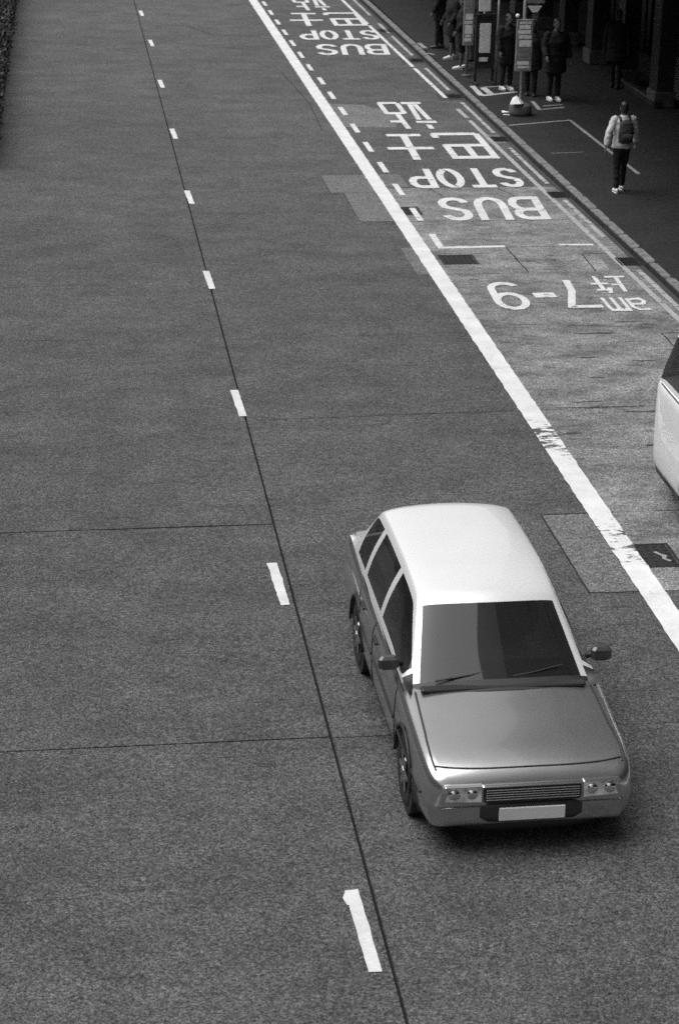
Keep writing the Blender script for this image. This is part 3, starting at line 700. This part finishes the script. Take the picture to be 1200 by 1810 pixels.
person('walker with a dark backpack over a pale shirt and white shoes', (9.97, 35.9, Z), R(2), 1.63, ((-4,4),(14,10)), ((-14,24,8),(16,22,10)), 'cloth_light', 'cloth_black', 'white_shoe', hem=.86, bag=True, seed=1, fat=1.15)
person('person in black from head to foot near the shop pillar', (12.75, 46.9, Z), R(150), 1.78, ((4,4),(-6,6)), ((4,14,10),(-4,14,14)), 'cloth_black', 'cloth_black', seed=2, hem=.6, fat=1.4)
person('dark-clothed person farthest along the kerb in the queue', (9.62, 53.0, Z), R(70), 1.76, ((3,2),(-3,3)), ((4,16,20),(5,14,20)), 'cloth_black', 'cloth_black', group=Q, seed=3, hem=.72, fat=1.4)
person('person in a dark coat with bare calves and white shoes behind the tall timetable', (9.66, 51.3, Z), R(98), 1.72, ((6,4),(-4,4)), ((4,14,30),(6,14,25)), 'cloth_black', 'cloth_black', 'white_shoe', hem=.60, bare_calf=True, group=Q, seed=4, fat=1.45)
person('person in a dark coat with one pale leg showing next to the tall timetable', (9.62, 49.7, Z), R(80), 1.72, ((4,2),(-5,5)), ((5,14,30),(5,14,12)), 'cloth_black', 'cloth_black', 'white_shoe', hem=.62, bare_calf=True, group=Q, seed=5, fat=1.4)
person('person in a long dark coat standing back from the kerb in the queue', (10.15, 51.0, Z), R(110), 1.74, ((3,2),(-3,3)), ((4,14,20),(5,14,20)), 'cloth_black', 'cloth_black', group=Q, seed=9, hem=.5, fat=1.45)
person('person in black standing between the notice stand and the nearest bus stop pole', (10.1, 46.7, Z), R(200), 1.72, ((2,2),(-3,3)), ((5,14,15),(6,14,20)), 'cloth_black', 'cloth_black', 'white_shoe', hem=.62, group=Q, seed=6, fat=1.45)
person('person in dark clothes right behind the nearest bus stop pole', (10.5, 45.9, Z), R(165), 1.68, ((3,3),(-4,4)), ((18,14,60),(5,14,12)), 'cloth_black', 'cloth_black', group=Q, long_hair=True, seed=7, hem=.62, fat=1.4)
person('person in black with white shoes to the right of the nearest bus stop pole', (10.9, 45.3, Z), R(190), 1.80, ((2,2),(-2,2)), ((0,16,18),(8,16,40)), 'cloth_black', 'cloth_black', 'white_shoe', group=Q, seed=8, hem=.6, fat=1.45)

# ------------------------------------------------------------------ vehicles
def crv(st, y):
    """Catmull-Rom through stations (first entry is y)"""
    n = len(st)
    if y <= st[0][0]: return st[0][1:]
    if y >= st[-1][0]: return st[-1][1:]
    for i in range(n-1):
        if st[i][0] <= y <= st[i+1][0]: break
    a, b, c, d = st[max(i-1,0)], st[i], st[i+1], st[min(i+2,n-1)]
    h = c[0]-b[0]; t = (y-b[0])/h; out = []
    for k in range(1, len(b)):
        m1 = (c[k]-a[k])/max(c[0]-a[0],1e-6)*h; m2 = (d[k]-b[k])/max(d[0]-b[0],1e-6)*h
        out.append((2*t**3-3*t*t+1)*b[k] + (t**3-2*t*t+t)*m1 + (-2*t**3+3*t*t)*c[k] + (t**3-t*t)*m2)
    return out
def lower_body(st, flat=.35):
    """returns P(y, k): right-hand half section of the lower body, k from 0 (bottom centre) to 1 (top centre)"""
    def P(y, k):
        hw, zb, zs, zt = crv(st, y)
        pts = [(0,0,zb),(.10,hw*.84,zb),(.16,hw*.93,zb+.03),(.24,hw*.985,zb+.14),(.34,hw,zb+.30*(zs-zb)/.6),(.44,hw*.995,zs-.14),(.52,hw*.975,zs-.045),(.58,hw*.93,zs+.0),(.66,hw*.84,zs+(zt-zs)*.45),(.80,hw*.5,zs+(zt-zs)*.88),(1,0,zt)]
        x, z = crv(pts, k); return max(x, 0), z
    return P
KS = [0,.05,.10,.13,.16,.20,.24,.29,.34,.39,.44,.48,.52,.55,.58,.62,.66,.73,.80,.87,.94,1]
def shell(P, y0, y1, ys, name, mat, parent):
    m = MB(); n = len(KS)*2-2; vs = []; fs = []
    for y in ys:
        half = [P(y, k) for k in KS]
        vs += [(x, y, z) for x, z in half] + [(-x, y, z) for x, z in half[-2:0:-1]]
    for i in range(len(ys)-1):
        for k in range(n): fs.append((i*n+k, (i+1)*n+k, (i+1)*n+(k+1)%n, i*n+(k+1)%n))
    L = len(ys)-1
    fs += [tuple(range(n)), tuple(L*n+k for k in range(n-1,-1,-1))]
    m.add(vs, fs); o = m.build(name, mat, parent, True); return o
def wheel(parent, x, y, r, sd):
    tyre = MB(); n = 28; prof = [(-.09,r-.13),(-.095,r-.04),(-.075,r),(.075,r),(.095,r-.04),(.09,r-.13)]; vs = []; fs = []
    for px, pr in prof:
        for k in range(n): vs.append((px, pr*math.cos(2*math.pi*k/n), pr*math.sin(2*math.pi*k/n)))
    for i in range(5):
        for k in range(n): fs.append((i*n+k,(i+1)*n+k,(i+1)*n+(k+1)%n,i*n+(k+1)%n))
    fs += [tuple(range(n-1,-1,-1)), tuple(5*n+k for k in range(n))]
    tyre.add(vs, fs); w_ = empty('wheel', (x,y,r)); w_.parent = parent
    tyre.build('tyre', M['rubber'], w_, True)
    rim = MB(); rr_ = r-.125; rim.tube([(sd*.06,0,0),(sd*.088,0,0)], [rr_*1.02, rr_*.96], 24, (0,0,1), False)
    for k in range(6):
        a = 2*math.pi*k/6; rim.tube([(sd*.092,.04*math.cos(a),.04*math.sin(a)),(sd*.094,rr_*.92*math.cos(a),rr_*.92*math.sin(a))], [(.028,.012),(.022,.01)], 6, (0,-math.sin(a),math.cos(a)))
    rim.tube([(sd*.085,0,0),(sd*.108,0,0)], [.045,.035], 12, (0,0,1)); rim.build('rim', M['alloy'], w_, False)
    return w_
def seam(P, pts, parent, wd=.006, mat='black_trim', name='door_seam'):
    """thin dark line on the lower body; pts are (y, k); both sides are built"""
    for sd in (-1, 1):
        m = MB(); pp = []
        for (a, b) in zip(pts[:-1], pts[1:]):
            for i in range(8): pp.append((a[0]+(b[0]-a[0])*i/8, a[1]+(b[1]-a[1])*i/8))
        pp.append(pts[-1]); m.tube([(sd*P(y,k)[0], y, P(y,k)[1]) for y, k in pp], [(wd,wd)]*len(pp), 6, (0,1,0), False); m.build(name, M[mat], parent)
def cabin(top, belt, parent, paintm, ws, roofr, bpill, rear_paint, glassm, ytrim=.10):
    """top: stations (s, y, z, hw); belt: function y -> (hw, z).  ws=(s0,s1) windscreen, roofr=(s2,s3) rear screen"""
    ts = [0,.15,.3,.45,.6,.75,.86,.925,.965,1.0]
    S = [i/64*top[-1][0] for i in range(65)]
    def T(s, t):
        y, z, hw = crv(top, s); bul = .07*t*t; dirn = 1 if s < (ws[1]+roofr[0])/2 else -1
        wgt = 1.0 if s < ws[1] or s > roofr[0] else max(0, 1-min(abs(s-ws[1]), abs(s-roofr[0]))*3)
        return Vector((hw*t, y + dirn*bul*wgt, z - .028*t*t - .02*t**8))
    groups = {}
    def addq(key, q): groups.setdefault(key, MB()).add(q, [(0,1,2,3)])
    for i in range(64):
        sm = (S[i]+S[i+1])/2
        for j in range(len(ts)-1):
            key = 'roof'
            if ws[0] < sm < ws[1] and ts[j+1] <= .93: key = 'windscreen'
            elif roofr[0] < sm < roofr[1] and ts[j+1] <= .93: key = 'rear_screen'
            elif sm < ws[0]: key = 'scuttle'
            q = [T(S[i],ts[j]), T(S[i],ts[j+1]), T(S[i+1],ts[j+1]), T(S[i+1],ts[j])]
            addq(key, q); addq(key, [Vector((-v.x, v.y, v.z)) for v in q[::-1]])
    qs = [0,.06,.12,.2,.35,.5,.65,.8,.93,1]
    def Sd(s, q):
        a = T(s,1); hw, z = belt(a.y); b = Vector((hw, a.y, z))
        v = a.lerp(b, q); v.x += .025*math.sin(math.pi*q)*min(1,(a.z-z)/.3); return v
    for i in range(64):
        a = T((S[i]+S[i+1])/2, 1); y = a.y
        for j in range(len(qs)-1):
            q = [Sd(S[i],qs[j]), Sd(S[i],qs[j+1]), Sd(S[i+1],qs[j+1]), Sd(S[i+1],qs[j])]
            key = 'roof' if (S[i]+S[i+1])/2 > ws[0]+.16*(ws[1]-ws[0]) else 'mirror_sail'
            if qs[j] >= .12 and qs[j+1] <= .94 and not any(b0 < y < b1 for b0, b1 in bpill) and y < rear_paint and (S[i]+S[i+1])/2 > ws[0]+.22*(ws[1]-ws[0]):
                key = 'side_window%d' % sum(y > b1 for b0, b1 in bpill)
            for sd in (-1,1):
                qq = [Vector((sd*v.x, v.y, v.z)) for v in (q if sd > 0 else q[::-1])]
                addq(key if key == 'roof' else key+('l' if sd < 0 else 'r'), qq)
    for key, mb in groups.items():
        nm = 'side_window' if key.startswith('side') else 'mirror_sail' if key.startswith('mirror') else key
        o = mb.build(nm, paintm if key == 'roof' else M['black_trim'] if nm in ('scuttle','mirror_sail') else glassm, parent)
        # weld so that smooth shading runs across the quads
        me = o.data; bmw = __import__('bmesh').new(); bmw.from_mesh(me); __import__('bmesh').ops.remove_doubles(bmw, verts=bmw.verts, dist=.0004); bmw.to_mesh(me); bmw.free(); me.shade_smooth()
    return T
def interior(parent, y_dash, yf, yr, hw, z):
    m = MB(); m.rbox(-hw, hw, y_dash, y_dash+.42, z-.30, z-.02, .05); m.build('dashboard', M['black_trim'], parent)
    m = MB(); m.box(-hw, hw, y_dash, yr+.55, .28, .34); m.build('cabin_floor', M['fabric_seat'], parent)
    for (yy, xs, wd) in ((yf, (-.36,.36), .25), (yr, (0,), hw-.08)):
        for x in xs:
            st = MB(); st.rbox(x-wd, x+wd, yy-.42, yy+.05, .36, .58, .05); o = st.build('seat', M['fabric_seat'], parent)
            b = MB(); b.add([(x-wd,yy-.02,.56),(x+wd,yy-.02,.56),(x+wd,yy+.14,.56),(x-wd,yy+.14,.56),(x-wd*.85,yy+.16,1.12),(x+wd*.85,yy+.16,1.12),(x+wd*.85,yy+.26,1.12),(x-wd*.85,yy+.26,1.12)],
                           [(0,3,2,1),(4,5,6,7),(0,1,5,4),(1,2,6,5),(2,3,7,6),(3,0,4,7)]); b.build('seat_back', M['fabric_seat'], o)
            if len(xs) > 1:
                h_ = MB(); h_.rbox(x-.13, x+.13, yy+.17, yy+.26, 1.14, 1.3, .03); h_.build('headrest', M['fabric_seat'], o)
    w_ = MB(); n = 20; c = Vector((-.36, y_dash+.55, z-.06)); ax = Vector((0,.35,.94)); e1 = Vector((1,0,0)); e2 = ax.cross(e1).normalized()
    ring = [c + (e1*math.cos(2*math.pi*k/n)+e2*math.sin(2*math.pi*k/n))*.185 for k in range(n+1)]
    w_.tube(ring, [.014]*(n+1), 6, ax); w_.tube([ring[0], ring[n//2]], [.014,.014], 6, ax); w_.build('steering_wheel', M['black_trim'], parent, True)

# --- silver saloon in the middle lane
car = tag(empty('estate_car', (3.36, 13.40, 0), R(0.4)), 'dark estate car with a pale roof driving towards the camera', 'car')
ST = [(0,.70,.30,.58,.60),(.03,.76,.26,.635,.655),(.12,.815,.22,.685,.72),(.35,.845,.19,.735,.785),(.8,.856,.18,.79,.845),(1.25,.862,.18,.845,.90),(2.3,.866,.18,.875,.92),(3.3,.864,.18,.885,.93),(3.9,.856,.18,.885,.945),(4.45,.840,.21,.875,.945),(4.64,.80,.27,.84,.905),(4.71,.765,.33,.77,.82),(4.74,.72,.38,.70,.72)]
P = lower_body(ST); CL = 4.74
ysb = [0,.015,.03,.06,.09,.12,.2,.28] + [.35+.1*i for i in range(39)] + [4.2,4.3,4.4,4.5,4.58,4.64,4.68,4.71,4.725,4.74]
ysb = sorted(set(round(v,3) for v in ysb))
body = shell(P, 0, CL, ysb, 'body', M['dark_paint'], car)
for yy in (.86, 3.46):
    c = MB(); c.tube([(-1.2,yy,.31),(1.2,yy,.31)], [.365,.365], 28, (0,1,0), False)
    cut = c.build('cutter', None); cut.parent = car; bool_cut(body, cut)
body.data.shade_smooth()
for yy in (.86, 3.46):
    for sd in (-1,1):
        wheel(car, sd*.755, yy, .31, sd)
        a = MB(); pts = []
        for k in range(17):
            q = math.pi*k/16; y_ = yy+.372*math.cos(q); z_ = .31+.372*math.sin(q)
            if z_ > .22: pts.append((sd*.862, y_, z_))
        a.tube(pts, [(.012,.016)]*len(pts), 6, (1,0,0)); a.build('arch_trim', M['black_trim'], car, True)
    l = MB(); l.tube([(-.84,yy,.31),(.84,yy,.31)], [.36,.36], 24, (0,1,0), False); l.f = [f[::-1] for f in l.f]
    l.build('wheel_well', M['black_trim'], car)
top = [(0,1.06,.885,.735),(.18,1.18,.935,.725),(.95,1.80,1.355,.595),(1.08,1.92,1.41,.580),(1.8,2.6,1.475,.585),(2.95,3.72,1.45,.585),(3.1,3.90,1.41,.59),(3.6,4.33,1.01,.69),(3.72,4.43,.96,.70)]
cabin(top, lambda y: (.80, .90+.012*max(0,y-1.2)), car, M['pale_roof'], (.20,.93), (3.12,3.56), ((2.44,2.53),(3.32,3.42)), 3.86, M['glass'])
interior(car, 1.2, 2.3, 3.25, .66, .93)
# panel lines
seam(P, [(1.32,.20),(1.30,.44),(1.34,.56)], car); seam(P, [(2.50,.19),(2.50,.44),(2.50,.56)], car); seam(P, [(3.12,.26),(3.22,.34),(3.36,.56)], car)
seam(P, [(1.32,.19),(3.1,.19)], car)
seam(P, [(.13,.62),(.6,.645),(1.14,.66)], car, .009, name='bonnet_seam'); seam(P, [(4.66,.62),(4.46,.64)], car, .005, name='boot_seam')
seam(P, [(.20,.36),(1.30,.355)], car, .014, name='side_moulding'); seam(P, [(1.34,.355),(2.48,.355)], car, .014, name='side_moulding'); seam(P, [(2.52,.355),(3.15,.355)], car, .014, name='side_moulding')
seam(P, [(1.2,.575),(3.5,.575)], car, .007, 'chrome', 'belt_trim')
for y_ in (2.34, 3.06):
    for sd in (-1,1):
        m = MB(); x, z = P(y_, .47); m.rbox(-.012,.012,-.09,.09,-.014,.014,.005); o = m.build('door_handle', M['black_trim'], car); o.location = (sd*(x+.012), y_, z)
# front end
m = MB()
for i in range(13):
    x = -.80+1.6*i/12; m_ = abs(x)/.8; yv = .02 + .20*m_**3.2
def bumper(y_front, yscale, z0, z1, hw, out, name, mat):
    m = MB(); n = 24; vs = []; fs = []
    for i in range(n+1):
        a = -1+2*i/n; x = hw*a; q = y_front + yscale*(abs(a)**4); 
        nx, ny = (a**3)*.8, -1; L = math.hypot(nx, ny); nx /= L; ny /= L
        for (d, z) in ((-.03,z0+.02),(out*.8,z0),(out,z0+.04),(out,z1-.03),(out*.8,z1),(-.03,z1)): vs.append((x+nx*d, (q+ny*d), z))
    for i in range(n):
        for k in range(5): fs.append((i*6+k,(i+1)*6+k,(i+1)*6+k+1,i*6+k+1))
    fs += [(0,1,2,3,4,5), tuple(n*6+k for k in (5,4,3,2,1,0))]
    m.add(vs, fs); return m.build(name, mat, car, True)
bumper(.03, .36, .30, .46, .83, .05, 'front_bumper', M['bumper'])
bumper(.06, .36, .20, .285, .80, .03, 'front_skirt', M['black_trim'])
m = MB(); m.rbox(-.38,.38,-.035,.03,.475,.61,.012); gr = m.build('grille', M['black_trim'], car)
for i in range(5):
    b = MB(); b.rbox(-.365,.365,-.044,-.034,.505+.021*i,.513+.021*i,.002); b.build('slat', M['alloy'], gr)
b = MB(); b.rbox(-.395,.395,-.042,.0,.612,.632,.006); b.build('surround', M['chrome'], gr)
for sd in (-1,1):
    h = MB(); h.add([(sd*.40,-.028,.49),(sd*.68,.0,.49),(sd*.68,.005,.615),(sd*.40,-.02,.615),(sd*.40,.06,.49),(sd*.68,.09,.49),(sd*.68,.09,.615),(sd*.40,.06,.615)], [(0,1,2,3),(7,6,5,4),(0,4,5,1),(1,5,6,2),(2,6,7,3),(3,7,4,0)])
    h = h.build('headlight', M['lamp_glass'], car)
    c = MB(); c.rbox(sd*.54-.145, sd*.54+.145, -.03, .04, .617, .63, .004); c.build('surround', M['chrome'], h)
    i_ = MB(); i_.add([(sd*.69,.003,.49),(sd*.79,.13,.49),(sd*.785,.135,.61),(sd*.69,.008,.61),(sd*.66,.09,.49),(sd*.73,.18,.49),(sd*.73,.18,.61),(sd*.66,.09,.61)], [(0,1,2,3),(7,6,5,4),(0,4,5,1),(1,5,6,2),(2,6,7,3),(3,7,4,0)]); i_.build('indicator', M['amber'], car)
    f = MB(); f.rbox(sd*.62-.07,sd*.62+.07,-.015,.06,.345,.42,.01); 
    mi = MB(); mi.tube([(sd*.78,1.50,.95),(sd*.86,1.47,.985)], [.025,.02], 8, (0,1,0)); mi = mi.build('wing_mirror', M['black_trim'], car, True)
    s_ = MB(); s_.rbox(sd*.895-.085, sd*.895+.085, 1.42, 1.505, .925, 1.045, .022); s_.build('mirror_shell', M['mirror_paint'], mi)
    g_ = MB(); g_.rbox(sd*.895-.06, sd*.895+.06, 1.506, 1.511, .95, 1.02, .002); g_.build('mirror_glass', M['chrome'], mi)
    t_ = MB(); t_.rbox(sd*.60-.14, sd*.60+.14, 4.66, 4.755, .62, .78, .015); t_.build('tail_lamp', M['tail'], car)
p_ = MB(); p_.rbox(-.26,.26,-.045,-.028,.325,.435,.004); p_.build('number_plate', M['plate'], car)
bumper2 = MB(); bumper2.rbox(-.80,.80,4.62,4.80,.34,.52,.04); bumper2.build('rear_bumper', M['dark_paint'], car)
for x0, x1 in ((-.55,.02),(.0,.52)):
    m = MB(); m.tube([(x0,1.19,.93),((x0+x1)/2,1.22,.955),(x1,1.28,.985)], [.008,.007,.006], 6); m.build('wiper', M['black_trim'], car)
m = MB(); m.rbox(-.68,.68,1.09,1.17,.868,.905,.01); m.build('cowl_vent', M['black_trim'], car)
m = MB(); m.tube([(.50,3.55,1.16),(.50,3.5,1.5)], [.004,.003], 6)
m = MB(); m.rbox(-.075,.075,1.95,1.99,1.19,1.25,.015); m.build('rear_view_mirror', M['black_trim'], car)

m = MB(); pts = [(x, P(.075, .7)[1] and .10 + .10*abs(x/.8)**4, 0) for x in [-.74+.074*i for i in range(21)]]
def bonnet_z(x, y):
    lo, hi = .58, 1.0
    for _ in range(30):
        mid = (lo+hi)/2
        if P(y, mid)[0] > abs(x): lo = mid
        else: hi = mid
    return P(y, (lo+hi)/2)[1]
m.tube([(x, y, bonnet_z(x, y)+.001) for x, y, _ in pts], [.007]*21, 6, (0,1,0), False); m.build('bonnet_seam', M['black_trim'], car, True)
for sd in (-1,1):
    for k in (.47, .61):
        m = MB(); m.ell((sd*k, -.012+.02*(k-.4), .553), (.048,.022,.045), 14, 8); m.build('lamp_lens', M['chrome'], car, True)
# --- white van at the right edge, tail away from the camera
van = tag(empty('white_van', (7.28, 16.5, 0)), 'white van stopped in the bus lane at the right edge', 'van')
SV = [(0,.72,.35,.80,.83),(.08,.80,.28,.86,.90),(.3,.845,.31,.95,1.05),(.7,.86,.30,1.22,1.3),(1.4,.865,.36,1.34,1.38),(3,.868,.30,1.37,1.4),(4.3,.866,.30,1.38,1.41),(4.50,.85,.31,1.38,1.41),(4.60,.82,.34,1.36,1.39),(4.64,.79,.36,1.34,1.37)]
PV = lower_body(SV)
ysv = [0,.02,.05,.08,.15,.22,.3] + [.4+.15*i for i in range(27)] + [4.4,4.46,4.5,4.54,4.57,4.6,4.625,4.64]
vb = shell(PV, 0, 4.64, sorted(set(round(v,3) for v in ysv)), 'body', M['white_van'], van)
for yy in (.85, 3.05):
    c = MB(); c.tube([(-1.2,yy,.32),(1.2,yy,.32)], [.375,.375], 28, (0,1,0), False)
    cut = c.build('cutter', None); cut.parent = van; bool_cut(vb, cut)
vb.data.shade_smooth()
for yy in (.85, 3.05):
    for sd in (-1,1): wheel(van, sd*.76, yy, .32, sd)
    l = MB(); l.tube([(-.84,yy,.32),(.84,yy,.32)], [.37,.37], 24, (0,1,0), False); l.f = [f[::-1] for f in l.f]; l.build('wheel_well', M['black_trim'], van)
tv = [(0,.62,1.26,.80),(.2,.75,1.34,.79),(1.0,1.25,1.96,.72),(1.12,1.36,2.02,.71),(2.4,2.7,2.08,.70),(3.9,4.2,2.06,.70),(4.02,4.36,2.02,.71),(4.6,4.58,1.44,.79),(4.75,4.61,1.38,.80)]
cabin(tv, lambda y: (.83, 1.375), van, M['white_van'], (.24,.98), (4.05,4.56), ((1.75,1.85),(3.05,3.13)), 4.56, M['glass'])
interior(van, .85, 1.9, 3.1, .7, 1.36)
seam(PV, [(1.85,.22),(1.85,.56)], van); seam(PV, [(3.09,.26),(3.09,.56)], van); seam(PV, [(1.85,.20),(2.6,.20)], van)
seam(PV, [(1.3,.14),(2.6,.14)], van, .03, name='sill_trim'); seam(PV, [(3.5,.14),(4.58,.14)], van, .03, name='sill_trim'); seam(PV, [(.8,.585),(4.5,.585)], van, .008, name='belt_trim')
seam(PV, [(1.9,.53),(4.4,.53)], van, .008, name='slide_rail')
for sd in (-1,1):
    t_ = MB(); t_.rbox(sd*.74-.06, sd*.74+.06, 4.56, 4.66, .85, 1.25, .02); t_.build('tail_lamp', M['tail'], van)
    h = MB(); h.rbox(sd*.58-.16, sd*.58+.16, -.02, .15, .66, .80, .02); h.build('headlight', M['lamp_glass'], van)
    mi = MB(); mi.rbox(sd*.98-.08, sd*.98+.08, 1.0, 1.12, 1.36, 1.58, .03); mi.tube([(sd*.8,1.1,1.41),(sd*.95,1.06,1.44)], [.02,.02], 8, (0,1,0)); mi.build('wing_mirror', M['black_trim'], van)
    m = MB(); x, z = PV(2.0, .47); m.rbox(-.012,.012,-.09,.09,-.014,.014,.005); o = m.build('door_handle', M['black_trim'], van); o.location = (sd*(x+.012), 2.05, z)
m = MB(); m.rbox(-.80,.80,4.5,4.69,.36,.56,.05); m.build('rear_bumper', M['white_van'], van)
m = MB(); m.rbox(-.80,.80,-.06,.2,.32,.52,.05); m.build('front_bumper', M['black_trim'], van)
m = MB(); m.rbox(-.36,.36,-.02,.1,.66,.78,.01); m.build('grille', M['black_trim'], van)
m = MB(); m.rbox(-.26,.26,-.075,-.058,.36,.47,.004); m.build('number_plate', M['plate'], van)
